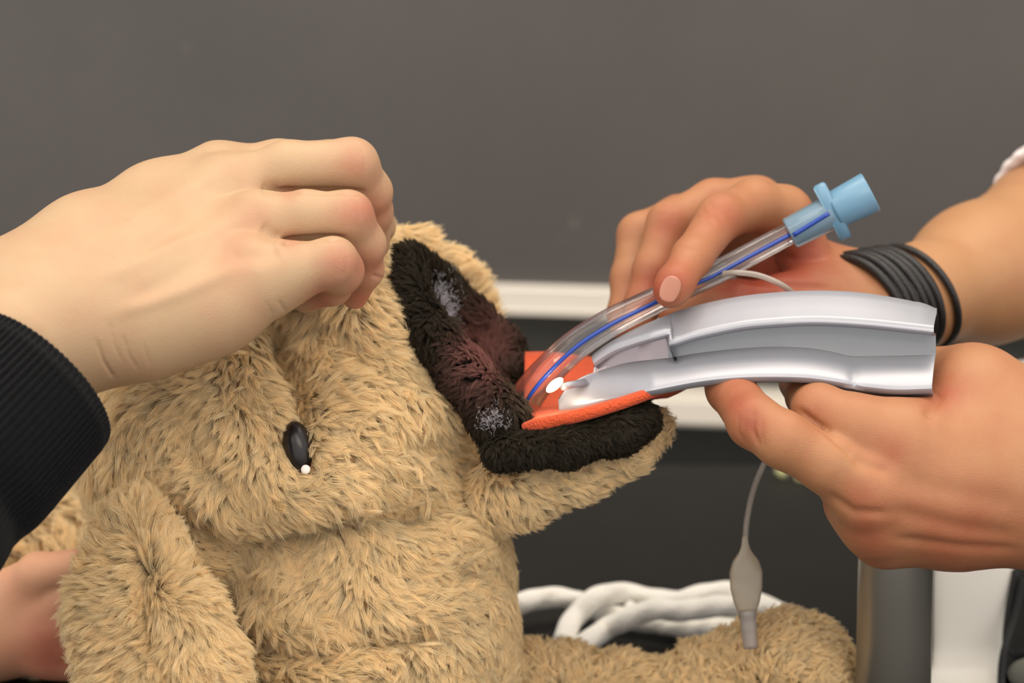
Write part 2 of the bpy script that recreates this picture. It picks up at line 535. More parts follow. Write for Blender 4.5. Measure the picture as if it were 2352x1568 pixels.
# ------------------------------------------------------------------ fur
rng = np.random.default_rng(7)
def fur(V, F, parent, mat, n_clumps, per, length, radius, clump_r, lift, flow, color, mask=None, thin=.00007, cone_=.75, wild=.35, curl=.0, tmin=-2):
    """hair strands in tufts over a camera-frame mesh"""
    T = np.concatenate([F[:, [0, 1, 2]], F[:, [0, 2, 3]]])
    a, b, c = V[T[:, 0]], V[T[:, 1]], V[T[:, 2]]
    fn = np.cross(b - a, c - a); ar = np.linalg.norm(fn, axis=1)
    nn = fn / (ar[:, None] + 1e-12)
    facing = nn[:, 2] < .45
    w = ar * facing * np.where(nn[:, 2] < .1, 1, .4); w /= w.sum()
    ti = rng.choice(len(T), n_clumps, p=w)
    r1, r2 = rng.random(n_clumps), rng.random(n_clumps); s = np.sqrt(r1)
    P = a[ti] * (1 - s)[:, None] + b[ti] * (s * (1 - r2))[:, None] + c[ti] * (s * r2)[:, None]
    VN = np.zeros_like(V); 
    for k in range(3): np.add.at(VN, T[:, k], fn)
    VN /= np.linalg.norm(VN, axis=1)[:, None] + 1e-12
    Nn = VN[T[ti, 0]] * (1 - s)[:, None] + VN[T[ti, 1]] * (s * (1 - r2))[:, None] + VN[T[ti, 2]] * (s * r2)[:, None]
    Nn /= np.linalg.norm(Nn, axis=1)[:, None] + 1e-9
    x, y = pix(P)
    if mask is not None:
        k = mask(x, y, P, Nn); P, Nn, x, y = P[k], Nn[k], x[k], y[k]
    n = len(P)
    fl = flow(x, y, P)
    fl = np.concatenate([fl, np.zeros((n, 1))], 1) if fl.shape[1] == 2 else fl
    fl = fl / (np.linalg.norm(fl, axis=1)[:, None] + 1e-9) + rng.normal(0, wild, (n, 3))
    fl = fl - Nn * (fl * Nn).sum(1)[:, None]; fl /= np.linalg.norm(fl, axis=1)[:, None] + 1e-9
    Ln = (length(x, y) if callable(length) else np.full(n, length)) * rng.uniform(.75, 1.2, n)
    lf = (lift(x, y) if callable(lift) else np.full(n, lift)) * rng.uniform(.7, 1.3, n)
    side = np.cross(Nn, fl)
    K = 5
    ts = np.linspace(0, 1, K)
    bend = rng.normal(0, .16, n)
    # clump guide: rises then lies over
    guide = np.zeros((n, K, 3))
    for i, t in enumerate(ts):
        up = lf * (t - .42 * t * t) ; fw = np.sqrt(np.clip(1 - lf ** 2 * .5, .1, 1)) * (t * .62 + .38 * t * t)
        guide[:, i] = P + Nn * (up * Ln)[:, None] + fl * (fw * Ln)[:, None] + side * (bend * t * t * Ln)[:, None]
    u = np.repeat(np.arange(n), per)
    m = len(u)
    ang = rng.uniform(0, 2 * math.pi, m); rad = np.sqrt(rng.random(m)) * clump_r
    e1 = fl[u]; e2 = side[u]
    off = e1 * (np.cos(ang) * rad)[:, None] + e2 * (np.sin(ang) * rad)[:, None]
    q = guide[u].copy()
    lv = rng.uniform(.72, 1.08, m)
    q = q[:, :1] + (q - q[:, :1]) * lv[:, None, None]
    jit = rng.normal(0, .028, (m, 3)) * Ln[u][:, None]
    for i, t in enumerate(ts):
        q[:, i] += off * (1 - cone_ * t ** 1.2) + jit * t * t
    q[:, 0] -= Nn[u] * .0012
    if curl:
        ph = rng.uniform(0, 6.28, n)[u]
        for i, t in enumerate(ts):
            q[:, i] += (e2 * np.sin(ph + t * 7)[:, None] + Nn[u] * np.cos(ph + t * 7)[:, None]) * curl * t
    Wd = to_world(q.reshape(-1, 3))
    hc = bpy.data.hair_curves.new('fur')
    hc.add_curves([K] * m)
    off_ = Vector((0, 0, 0)); root = parent
    hc.attributes['position'].data.foreach_set('vector', Wd.astype(np.float32).ravel()) if 'position' in hc.attributes else hc.points.foreach_set('position', Wd.astype(np.float32).ravel())
    ra = hc.attributes.get('radius') or hc.attributes.new('radius', 'FLOAT', 'POINT')
    rr = np.tile(np.array([1, 1, .9, .75, .35]), m) * np.repeat(rng.uniform(.8, 1.2, m), K) * thin
    ra.data.foreach_set('value', rr.astype(np.float32))
    ca = hc.attributes.new('tint', 'FLOAT_COLOR', 'CURVE')
    col = color(x, y, n)
    cc = np.ones((m, 4), np.float32)
    cc[:, :3] = col[u] * rng.uniform(.93, 1.07, m)[:, None]
    ca.data.foreach_set('color', cc.ravel())
    hc.update_tag()
    o = link('fur', hc, mat, parent)
    return o
def flow_field(ctrl, k=2.2):
    ctrl = np.array(ctrl, float)
    def f(x, y, P):
        acc = np.zeros((len(x), 2))
        ws = np.zeros(len(x))
        for px, py, dx, dy in ctrl:
            w = 1 / (((x - px) ** 2 + (y - py) ** 2) / 900 + 1) ** (k / 2)
            l = math.hypot(dx, dy)
            acc[:, 0] += w * dx / l; acc[:, 1] -= w * dy / l; ws += w
        # slow swirl so that tufts part and cross
        th = .5 * np.sin(x * .013 + 1.7 * np.sin(y * .011)) + .45 * np.sin(y * .021 + x * .009 + 2)
        th = th + .42 * np.sin(x * .071 + 2.2 * np.sin(y * .043)) * np.cos(y * .063 + 1.4 * np.sin(x * .037)) + .3 * np.sin(x * .11 - y * .09)
        c, s = np.cos(th), np.sin(th)
        ax = acc[:, 0] * c - acc[:, 1] * s; ay = acc[:, 0] * s + acc[:, 1] * c
        return np.stack([ax, ay], 1)
    return f
BEIGE = np.array(lin((247, 227, 186))[:3])
def beige(x, y, n):
    v = rng.uniform(.9, 1.07, n)[:, None]
    warm = rng.normal(0, .014, n)[:, None] * np.array([[1, 0, -1.5]])
    return np.clip(BEIGE[None] * v * (1 + warm), 0, 1)
# ------------------------------------------------------------------ plush dog
def above_table(p, d, z=0.902):
    wz = CAM[2] - p[:, 2] * sp + p[:, 1] * cp
    return np.maximum(d, z - wz)
def lumps(V, Nn, amp, sc_):
    q = V * sc_
    n = np.sin(q[:, 0] + 1.3 * np.sin(q[:, 1] * 1.1)) * np.cos(q[:, 1] * .9 + q[:, 2] * .7) + .5 * np.sin(q[:, 0] * 2.1 + q[:, 1] * 1.7 + 1)
    return V + Nn * (n * amp)[:, None].astype(np.float32)

dog = empty('plush_dog', Wp(700, 1500, 1.05))
dog.location.z = 0.9
tag(dog, 'beige shaggy plush dog on its belly with muzzle pulled wide open and orange tongue out', 'plush toy')

def E(px, py, d, rx, ry, rz, R=None):
    return C(px, py, d), (U(rx, d), U(ry, d), U(rz, d)), R
def head_f(p):
    a = ell(p, *E(505, 1045, 1.055, 300, 325, 320))
    b = ell(p, *E(720, 1060, 1.048, 310, 225, 320))
    c = chain(p, [(865, 930, 1.045, 205), (835, 770, 1.045, 125), (800, 650, 1.05, 85)], .01)
    d = smin(smin(a, b, .02), c, .018)
    n = chain(p, [(840, 1240, 1.065, 318), (835, 1450, 1.062, 330), (830, 1700, 1.06, 335)], .01)
    d = smin(d, n, .012)
    d = smin(d, chain(p, [(500, 820, 1.06, 90), (640, 775, 1.06, 78), (800, 690, 1.055, 80)], .01), .01)
    far = chain(p, [(865, 575, 1.10, 40), (950, 575, 1.115, 42), (1005, 612, 1.12, 44), (1058, 668, 1.12, 42), (1090, 715, 1.12, 30)])
    top = chain(p, [(800, 650, 1.05, 85), (870, 590, 1.10, 60)])
    d = smin(d, smin(far, top, .006), .008)
    return above_table(p, d)
V, F = nets(head_f, *((lambda b: (b[0] - .02, b[1] + .02))(bounds([(505, 1045, 1.055, 330), (840, 1240, 1.065, 330), (830, 1650, 1.06, 335), (1090, 600, 1.12, 80), (860, 560, 1.12, 60)]))), .0024)
G = grad(head_f, V, .001)
V = lumps(V, G, .0016, 95.)
V = carve(V, G, [
    ([(612, 720), (650, 800), (672, 880), (686, 945), (690, 975)], 34, 64),
    ([(684, 975), (682, 1030), (700, 1085)], 34, 30),
    ([(300, 1150), (400, 1200), (480, 1245), (560, 1262), (690, 1240), (800, 1200), (930, 1195), (1060, 1150)], 36, 52),
    ([(500, 1380), (560, 1460), (640, 1505), (760, 1500), (900, 1470), (1040, 1450)], 32, 50),
    ([(760, 790), (840, 850), (960, 880)], 26, 14), ([(720, 1000), (860, 1020), (1000, 1010)], 24, 10),
    ([(470, 900), (450, 1020), (520, 1130)], 26, 16), ([(900, 1300), (1000, 1340), (1130, 1320)], 30, 14),
    ([(820, 880)], 110, -26), ([(970, 960)], 90, -26), ([(900, 1350)], 90, -20), ([(560, 900)], 90, -22), ([(600, 1130), (720, 1150), (860, 1130)], 45, -20), ([(1060, 1200), (1100, 1280)], 40, -12), ([(1000, 1560)], 80, -16),
])
head = surf_obj('head', V, F, M_UNDER, dog)
headflow = flow_field([
    (300, 930, -.4, 1), (430, 900, -.7, .5), (560, 830, -.6, .8), (240, 1050, -.9, .5), (350, 1080, -.1, 1), (480, 1010, -.5, .9),
    (560, 980, -.2, 1), (620, 930, -.1, 1), (640, 1010, 0, 1), (600, 1100, .5, 1), (500, 1130, .1, 1), (700, 1120, .9, .5),
    (720, 760, .8, .9), (780, 830, 1, .5), (860, 900, 1, .35), (960, 960, .9, .5), (770, 960, 1, .15), (760, 1050, 1, .35),
    (900, 720, .7, .8), (1000, 880, .7, .6), (880, 1080, 1, .45), (1030, 1060, .8, .6), (720, 1190, .6, .9), (900, 1170, 1, .5),
    (600, 1320, .1, 1), (760, 1330, -.2, 1), (900, 1300, .5, 1), (1050, 1280, 1, .1), (1160, 1300, .9, .1), (1150, 1450, .6, .7),
    (980, 1440, .9, .7), (760, 1440, .4, .9), (600, 1460, .6, .8), (800, 1540, 1, .2), (1000, 540, 1, -.5), (1080, 620, 1, -.6), (900, 540, .6, -.9)])
def head_mask(x, y, P, Nn):
    eye = (((x - 686 + (y - 1032) * -.2) / 32) ** 2 + ((y - 1032) / 66) ** 2) > 1
    eye &= ~(((x - 650) ** 2 + (y - 1000) ** 2 < 20 ** 2))
    pal = ~((P[:, 2] > 1.03) & (x > 900) & (y > 600) & (x - 940 > (y - 640) * .9 + 500))
    return eye & pal
def head_len(x, y):
    L = .0108 * (1 + .22 * np.sin(x * .083 + 1.9 * np.sin(y * .05)) * np.sin(y * .077 + x * .02))
    L = np.where(np.hypot(x - 684, y - 1032) < 95, .0075, L)
    L = np.where((x > 1060) & (y > 1150), .009, L)
    return L
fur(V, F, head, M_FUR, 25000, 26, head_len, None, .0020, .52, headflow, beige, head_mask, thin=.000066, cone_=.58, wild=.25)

def jaw_f(p):
    a = chain(p, [(1080, 1170, 1.04, 75), (1200, 1118, 1.025, 72), (1320, 1075, 1.02, 62), (1420, 1030, 1.022, 56), (1480, 980, 1.03, 48)], .01)
    b = chain(p, [(1080, 1170, 1.10, 75), (1300, 1010, 1.10, 52), (1420, 975, 1.09, 50)], .01)
    c = chain(p, [(1200, 1075, 1.06, 60), (1440, 975, 1.06, 50)], .01)
    return smin(smin(a, b, .02), c, .02)
V, F = nets(jaw_f, *bounds([(1080, 1170, 1.04, 85), (1480, 980, 1.03, 60), (1300, 1000, 1.11, 60)]), .002)
jaw = surf_obj('lower_jaw', V, F, M_UNDER, dog)
def jaw_mask(x, y, P, Nn):
    # no pile where the black lip and the tongue are sewn on
    return ~((y < 1075 - (x - 1150) * .30 - 6) & (x < 1492)) & ~((P[:, 1] > C(1300, 990, 1.05)[1]) & (x < 1480))
fur(V, F, jaw, M_FUR, 4800, 24, .0085, None, .0018, .38, flow_field([(1150, 1150, .6, .9), (1250, 1130, 1, -.1), (1400, 1090, 1, -.4), (1500, 1000, .4, -.6)]), beige, jaw_mask, thin=.000066, cone_=.58, wild=.25)

DK = np.array(lin((58, 51, 40))[:3])
def black_fur(x, y, n):
    return np.clip(DK[None] * rng.uniform(.55, 1.25, n)[:, None], 0, 1)
def lining_f(p):
    a = chain(p, [(932, 612, 1.05, 40), (940, 690, 1.035, 44), (1000, 775, 1.025, 46), (1070, 865, 1.015, 50), (1145, 955, 1.01, 58), (1165, 1020, 1.01, 50)], .004)
    b = chain(p, [(940, 605, 1.07, 38), (1012, 665, 1.10, 44), (1080, 735, 1.10, 46), (1146, 802, 1.10, 46), (1162, 880, 1.085, 44)], .004)
    c = chain(p, [(962, 670, 1.086, 42), (1035, 755, 1.10, 46), (1112, 850, 1.10, 56), (1150, 930, 1.08, 56)], .004)
    e = chain(p, [(930, 740, 1.10, 60), (985, 830, 1.10, 80), (1050, 930, 1.09, 85)], .01)
    return smin(smin(smin(a, b, .004), c, .005), e, .004)
V, F = nets(lining_f, *bounds([(932, 612, 1.04, 60), (1165, 1020, 1.02, 70), (1150, 800, 1.11, 60), (985, 830, 1.11, 90)]), .002)
lining = surf_obj('mouth_lining', V, F, M_UNDERB, dog)
lining['label'] = 'dark brown-black pile lining of the open mouth'
def lining_col(x, y, n):
    c = black_fur(x, y, n)
    pink = np.exp(-(((x - 1105) / 60) ** 2 + ((y - 815) / 85) ** 2))[:, None] * .5
    c = c * (1 - pink) + np.array(lin((190, 128, 122))[:3]) * pink
    return c
fur(V, F, lining, M_FURB, 6500, 18, .0062, None, .0016, .6, flow_field([(950, 620, -.6, -.3), (1000, 780, -.7, .7), (1100, 900, -.7, .6), (1100, 700, -.6, -.8), (1180, 800, .3, -.9), (1150, 1000, -.5, .9)]), lining_col, thin=.00008)
def lip_f(p):
    return chain(p, [(1150, 1036, 1.0, 36), (1300, 1024, .994, 38), (1420, 990, .999, 42), (1466, 966, 1.005, 42)], .006)
V, F = nets(lip_f, *bounds([(1150, 1032, 1.0, 50), (1466, 962, 1.0, 55)]), .0018)
lip = surf_obj('lower_lip', V, F, M_UNDERB, dog)
lip['label'] = 'dark brown-black pile lip of the lower jaw'
fur(V, F, lip, M_FURB, 2600, 18, .0052, None, .0015, .5, flow_field([(1150, 1050, -.3, 1), (1300, 1020, .6, .6), (1450, 960, .7, -.3)]), black_fur, thin=.00008)

# lint caught on the black pile
def lint(parent, spots):
    n = 0; pts = []
    for (px, py, d, sx, sy, k) in spots:
        for _ in range(k):
            a = rng.normal(0, 1, 2)
            s = C(px + a[0] * sx * .45, py + a[1] * sy * .45, d)
            w = s[None] + np.cumsum(rng.normal(0, .0006, (5, 3)), 0)
            pts.append(w)
    q = np.array(pts); m = len(q)
    hc = bpy.data.hair_curves.new('lint'); hc.add_curves([5] * m)
    Wd = to_world(q.reshape(-1, 3)).astype(np.float32).ravel()
    hc.attributes['position'].data.foreach_set('vector', Wd)
    ra = hc.attributes.get('radius') or hc.attributes.new('radius', 'FLOAT', 'POINT')
    ra.data.foreach_set('value', np.full(m * 5, .000026, np.float32))
    return link('lint', hc, simple('grey_lint', (178, 176, 186), rough=.9), parent)
lo = lint(lining, [(1012, 705, 1.012 + .045, 42, 66, 900), (1030, 735, 1.057, 16, 22, 240), (1130, 960, .992, 40, 30, 130)])
lo['label'] = 'pale grey lint caught in the dark pile'; lo['kind'] = 'stuff'

# tongue: cupped fleece strip lying on the lower jaw
nu, nv = 60, 24
near = spline([(1203, 978, 1.0), (1260, 966, .994), (1340, 948, .99), (1420, 925, .992), (1500, 898, .998), (1560, 882, 1.012), (1600, 872, 1.03)], nu)
farr = spline([(1205, 812, 1.085), (1260, 812, 1.09), (1340, 822, 1.09), (1420, 830, 1.088), (1500, 845, 1.08), (1560, 860, 1.06), (1600, 871, 1.04)], nu)
P = np.zeros((nu, nv, 3))
for i in range(nu):
    a, b = C(*near[i]), C(*farr[i])
    for j in range(nv):
        t = j / (nv - 1)
        P[i, j] = a * (1 - t) + b * t + np.array([0, -1, 0]) * math.sin(math.pi * t) ** .8 * .007 * min(1, (1 - i / (nu - 1)) * 4)
tongue = link('tongue', grid_mesh('tongue', to_world(P.reshape(-1, 3)).reshape(nu, nv, 3)), M_TONGUE, dog)
tongue['label'] = 'flat orange fleece tongue'
so = tongue.modifiers.new('thickness', 'SOLIDIFY'); so.thickness = .0025; so.offset = 0
# rolled near edge and far edge
roll = tube_mesh('tongue_roll', [to_world(C(p[0], p[1] + 3, p[2] - .001))[0] for p in near], np.interp(np.linspace(0, 1, nu), [0, .1, .6, .9, 1], [U(10), U(17), U(14), U(8), U(3)]), 14)
ro = link('rolled_edge', roll, M_TONGUE, tongue)

# eye
def lat_sphere(name, c, r, tilt=0.0, seg=32):
    bm = bmesh.new(); bmesh.ops.create_uvsphere(bm, u_segments=seg, v_segments=seg // 2, radius=1)
    me = bpy.data.meshes.new(name); bm.to_mesh(me); bm.free()
    co = np.zeros(len(me.vertices) * 3, np.float32); me.vertices.foreach_get('co', co); co = co.reshape(-1, 3)
    co = (co * np.array(r)) @ rot2(tilt).T + np.array(c)
    me.vertices.foreach_set('co', to_world(co).astype(np.float32).ravel())
    me.polygons.foreach_set('use_smooth', [True] * len(me.polygons)); me.update()
    return me
def head_depth(px, py):
    d = .9
    for _ in range(60):
        s = head_f(C(px, py, d)[None].astype(np.float32))[0]
        if s < .0003: break
        d += max(s, .0004)
    return d
de = head_depth(684, 1032)
eye = link('eye', lat_sphere('eye', C(686, 1032, de + .0062), (U(36), U(66), U(45)), 12), M_EYE, dog)
eye['label'] = 'glossy black oval eye'
sp_ = link('painted_catchlight', lat_sphere('painted_catchlight', C(702, 1078, de - .0012), (U(11), U(11), U(7))), M_CATCHLIGHT, eye)  # the eye's light reflection, put in as a solid white dot
sp_['label'] = 'painted highlight, a small white dot low on the black eye'

# ear hanging down at the lower corner
def ear_f(p):
    d = chain(p, [(305, 1232, .995, 72), (308, 1400, .985, 122), (365, 1640, .98, 160)], .01)
    r = chain(p, [(318, 1190, .985, 44), (362, 1290, .975, 52), (415, 1410, .968, 66), (455, 1520, .966, 78), (482, 1660, .965, 84)], .008)
    return above_table(p, smin(d, r, .006))
V, F = nets(ear_f, *bounds([(305, 1232, .99, 90), (365, 1640, .98, 190), (480, 1640, .97, 90)]), .0022)
G = grad(ear_f, V, .001)
V = carve(V, G, [([(318, 1190), (330, 1300), (345, 1420), (390, 1568)], 16, 36)] +
          [([(180 + 6 * (k % 2), 1290 + 42 * k), (300, 1284 + 42 * k)], 11, 28) for k in range(8)])
ear = surf_obj('ear', V, F, M_UNDER, dog)
earflow = flow_field([(200, 1260, -1, -.3), (200, 1350, -1, .1), (200, 1450, -1, .2), (230, 1540, -1, .5), (300, 1300, -.8, .6), (300, 1450, -.6, .8), (300, 1540, -.5, .9),
                      (370, 1260, .5, -.8), (420, 1350, 1, -.2), (470, 1450, 1, .1), (540, 1540, .9, .2), (400, 1480, .6, .6)])
fur(V, F, ear, M_FUR, 8500, 26, .0108, None, .0021, .75, earflow, beige, None, thin=.000066, wild=.2, cone_=.58)

# trunk lying behind, and the foreleg stretched out along the bench
def trunk_f(p):
    d = ell(p, *E(60, 1330, 1.22, 330, 250, 330))
    d = smin(d, chain(p, [(60, 1330, 1.22, 200), (560, 1420, 1.14, 200)], .01), .02)
    return above_table(p, d)
V, F = nets(trunk_f, *bounds([(60, 1330, 1.22, 350), (560, 1420, 1.14, 220)]), .004)
trunk = surf_obj('body', V, F, M_UNDER, dog)
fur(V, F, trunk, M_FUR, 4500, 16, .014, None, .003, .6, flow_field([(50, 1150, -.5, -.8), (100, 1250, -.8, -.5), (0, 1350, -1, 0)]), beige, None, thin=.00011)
def leg_f(p):
    d = chain(p, [(1060, 1660, 1.09, 120), (1200, 1592, 1.095, 92), (1300, 1592, 1.10, 88), (1430, 1612, 1.10, 88), (1580, 1622, 1.10, 88), (1700, 1570, 1.10, 98)], .01)
    d = smin(d, ell(p, *E(1800, 1545, 1.09, 150, 128, 140)), .012)
    d = smin(d, ell(p, *E(1640, 1605, 1.10, 120, 118, 120)), .01)
    return above_table(p, d)
V, F = nets(leg_f, *bounds([(1060, 1600, 1.09, 140), (1820, 1545, 1.09, 150)]), .003)
V = lumps(V, grad(leg_f, V, .001), .0012, 160.)
leg = surf_obj('foreleg', V, F, M_UNDER, dog)
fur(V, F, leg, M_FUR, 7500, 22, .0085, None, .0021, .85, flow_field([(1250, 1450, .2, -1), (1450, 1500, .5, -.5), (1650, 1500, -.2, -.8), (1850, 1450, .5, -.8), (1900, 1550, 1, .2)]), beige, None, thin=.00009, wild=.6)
# ------------------------------------------------------------------ people
# person at the left: fair hand pinching the muzzle, black ribbed sleeve
pa = empty('person', Wp(-100, 1000, .93)); pa.location.z = .9
tag(pa, 'person in a black ribbed sleeve whose fair hand pinches the top of the plush muzzle', 'person')
palm = [
    [(-330, 1180, .90, 165), (-120, 960, .915, 160), (30, 800, .93, 150), (130, 715, .945, 118), (300, 590, .96, 85), (510, 432, .985, 62)],
    [(130, 715, .945, 125), (330, 640, .955, 85), (590, 505, .965, 60)],
    [(150, 735, .94, 130), (380, 700, .948, 92), (575, 622, .948, 62)],
    [(40, 672, .95, 127), (200, 562, .97, 99), (360, 470, .995, 80), (500, 392, 1.005, 62)],
    [(170, 780, .945, 95), (330, 755, .945, 86), (500, 715, .948, 74), (610, 672, .946, 56)],
    [(200, 640, .99, 90), (480, 620, 1.0, 100)],
]
fingers = [
    [(500, 400, 1.01, 62), (640, 385, 1.015, 62), (760, 385, 1.03, 60), (840, 440, 1.045, 50), (870, 520, 1.06, 40)],            # index behind
    [(530, 425, .985, 60), (660, 385, .985, 60), (808, 378, .988, 59), (848, 440, 1.0, 50), (855, 485, 1.01, 44), (862, 560, 1.03, 34)],  # middle
    [(590, 510, .965, 58), (700, 495, .962, 57), (798, 496, .962, 57), (835, 560, .972, 48), (838, 620, .985, 40), (815, 680, .998, 30)], # ring
    [(575, 632, .948, 66), (670, 624, .946, 66), (764, 602, .945, 56), (782, 622, .952, 50), (765, 660, .966, 38), (700, 688, .978, 30)], # little
    [(380, 690, 1.0, 80), (560, 670, 1.02, 60), (690, 660, 1.035, 46), (790, 640, 1.045, 40)],                                        # thumb underneath
]
f, b = hand(palm, fingers, kp=.018, kf=.0010, kj=.010)
V, F = nets(f, *b, .0009)
G = grad(f, V, .0006)
cr = []
for x0 in (796, 806, 815, 824, 832):          # knuckle skin folds over each first joint
    cr += [([(x0, 334), (x0 + 5, 378), (x0 + 2, 418)], 2.6, 1.6), ([(x0 - 12, 458), (x0 - 6, 496), (x0 - 10, 530)], 2.6, 1.5), ([(x0 - 40, 566), (x0 - 34, 600), (x0 - 40, 636)], 2.6, 1.5)]
cr += [([(222, 780), (238, 830), (262, 868)], 3.5, 4), ([(283, 770), (296, 815), (318, 850)], 3, 3), ([(330, 790), (345, 840)], 3, 2), ([(252, 740), (262, 790), (280, 830)], 3, 2),
       ([(640, 437), (700, 438), (770, 438), (835, 441)], 6, 12), ([(648, 556), (672, 550), (730, 546), (790, 546)], 6, 12), ([(600, 520), (640, 548)], 16, 6), ([(600, 430), (640, 436)], 18, 5),
       ([(520, 585), (600, 585), (640, 570)], 22, 8), 
       ([(548, 612)], 26, -5), ([(590, 505)], 34, -6), ([(520, 400)], 40, -7), ([(480, 350)], 30, -6),
       ([(240, 640), (400, 560), (560, 508)], 20, -6), ([(230, 560), (380, 460), (500, 400)], 20, -5), ([(260, 720), (420, 670), (540, 618)], 18, -5),
       ([(300, 690), (440, 610), (540, 560)], 24, 6), ([(300, 600), (440, 500), (560, 450)], 22, 5),
       ([(640, 690), (655, 715)], 4, 3), ([(610, 690), (625, 722)], 3, 2), ([(855, 632), (882, 640)], 4, 4)]
V = carve(V, G, cr)
red = blobs(V, [(815, 375, 45, .45), (800, 495, 42, .45), (775, 600, 42, .5), (860, 480, 50, .6), (850, 610, 45, .7), (830, 690, 40, .9), (740, 690, 40, .8), (548, 600, 50, .35), (590, 495, 40, .25), (665, 437, 25, .4), (670, 551, 25, .4)])
surf_obj('body', V, F, M_SKIN_A, pa, {'redness': red})
# sleeve: ribbed knit tube
def sleeve(name, c0, axis_dir, R0, R1, L, mat, parent, ribs=84, rim=.004, n=60):
    a = np.array(c0, float); ax = np.array(axis_dir, float); ax /= np.linalg.norm(ax)
    u = np.cross(ax, [0, 0, 1.]); u /= np.linalg.norm(u); v = np.cross(ax, u)
    seg = ribs * 6
    ang = np.linspace(0, 2 * math.pi, seg, endpoint=False)
    rows = []
    prof = [(.030, R0 * .80), (.012, R0 * .86), (.003, R0 * .90), (0, R0 * .94), (.0006, R0 * .975), (.002, R0 * .995), (.005, R0)]
    prof += [(t * L, R0 + (R1 - R0) * min(1, t * 2) - .0025 * math.exp(-((t * L - .058) / .008) ** 2)) for t in np.linspace(.03, 1, n)]
    for t, r in prof:
        w = .00055 * np.cos(ang * ribs) * (1 if t < .06 else .25)
        rr = r + w
        rows.append(a + ax * t + np.outer(np.cos(ang) * rr, u) + np.outer(np.sin(ang) * rr, v))
    P = np.array(rows)
    return link(name, grid_mesh(name, to_world(P.reshape(-1, 3)).reshape(P.shape), close_v=True), mat, parent)
axd = np.array([-.64 * .866, -.77 * .866, -.5])
sl = sleeve('sleeve', C(92, 868, .925), axd, U(212, .925), U(245, .9), .17, M_KNIT, pa)
sl['label'] = 'black ribbed knit cuff and sleeve'

# person at the right: both hands
pb = empty('person', Wp(2500, 1100, 1.1)); pb.location.z = .9
tag(pb, 'bare-armed person with black bands on the wrist holding the clear tube and the silver blade', 'person')
# hand with the tube
palm1 = [
    [(2760, 470, 1.30, 250), (2480, 560, 1.22, 220), (2250, 630, 1.155, 150), (2110, 680, 1.115, 104), (1990, 704, 1.09, 90), (1885, 670, 1.085, 44)],
    [(1885, 690, 1.09, 40), (1838, 560, 1.09, 42), (1795, 495, 1.085, 54)],
    [(1960, 700, 1.10, 85), (1840, 640, 1.12, 70), (1720, 480, 1.115, 56)], [(1960, 700, 1.10, 85), (1800, 640, 1.14, 70), (1640, 500, 1.135, 55)],
    [(1980, 735, 1.085, 85), (1880, 715, 1.075, 62), (1800, 700, 1.07, 54)],
    [(1990, 700, 1.10, 90), (1820, 640, 1.125, 70)],
]
f1 = [
    [(1800, 490, 1.08, 62), (1730, 470, 1.068, 58), (1655, 500, 1.046, 53), (1590, 590, 1.022, 45), (1550, 652, 1.009, 42), (1540, 668, 1.007, 39)],  # index
    [(1740, 465, 1.11, 60), (1640, 470, 1.10, 57), (1540, 515, 1.09, 53), (1500, 620, 1.08, 44), (1475, 700, 1.075, 40), (1468, 740, 1.07, 36)],    # middle
    [(1650, 500, 1.135, 58), (1560, 505, 1.13, 55), (1470, 540, 1.12, 50), (1446, 640, 1.11, 42), (1435, 720, 1.10, 38), (1436, 750, 1.10, 34)],                           # ring
    [(1640, 530, 1.16, 52), (1560, 540, 1.16, 48), (1490, 590, 1.15, 42), (1470, 680, 1.14, 36)],
    [(1880, 705, 1.075, 60), (1790, 695, 1.068, 54), (1690, 692, 1.062, 48), (1610, 700, 1.058, 42), (1545, 718, 1.054, 34)],  # thumb
]
fa, ba = hand(palm1, f1, kp=.016, kf=.0022, kj=.010)
V1, F1 = nets(fa, *ba, .0013)
G = grad(fa, V1, .0006)
V1 = carve(V1, G, [([(1612, 478), (1640, 520)], 4, 2), ([(1628, 466), (1658, 506)], 4, 2), ([(1510, 470), (1550, 480)], 4, 2), ([(1700, 540), (1640, 640), (1700, 640)], 8, 5),
                   ([(1700, 640), (1800, 655), (1900, 660)], 8, 6), ([(1720, 560), (1830, 600), (1900, 590)], 10, 6),
                   ([(1600, 575), (1560, 570)], 5, 1.5), ([(1690, 470)], 40, -5), ([(1810, 440)], 30, -6)])
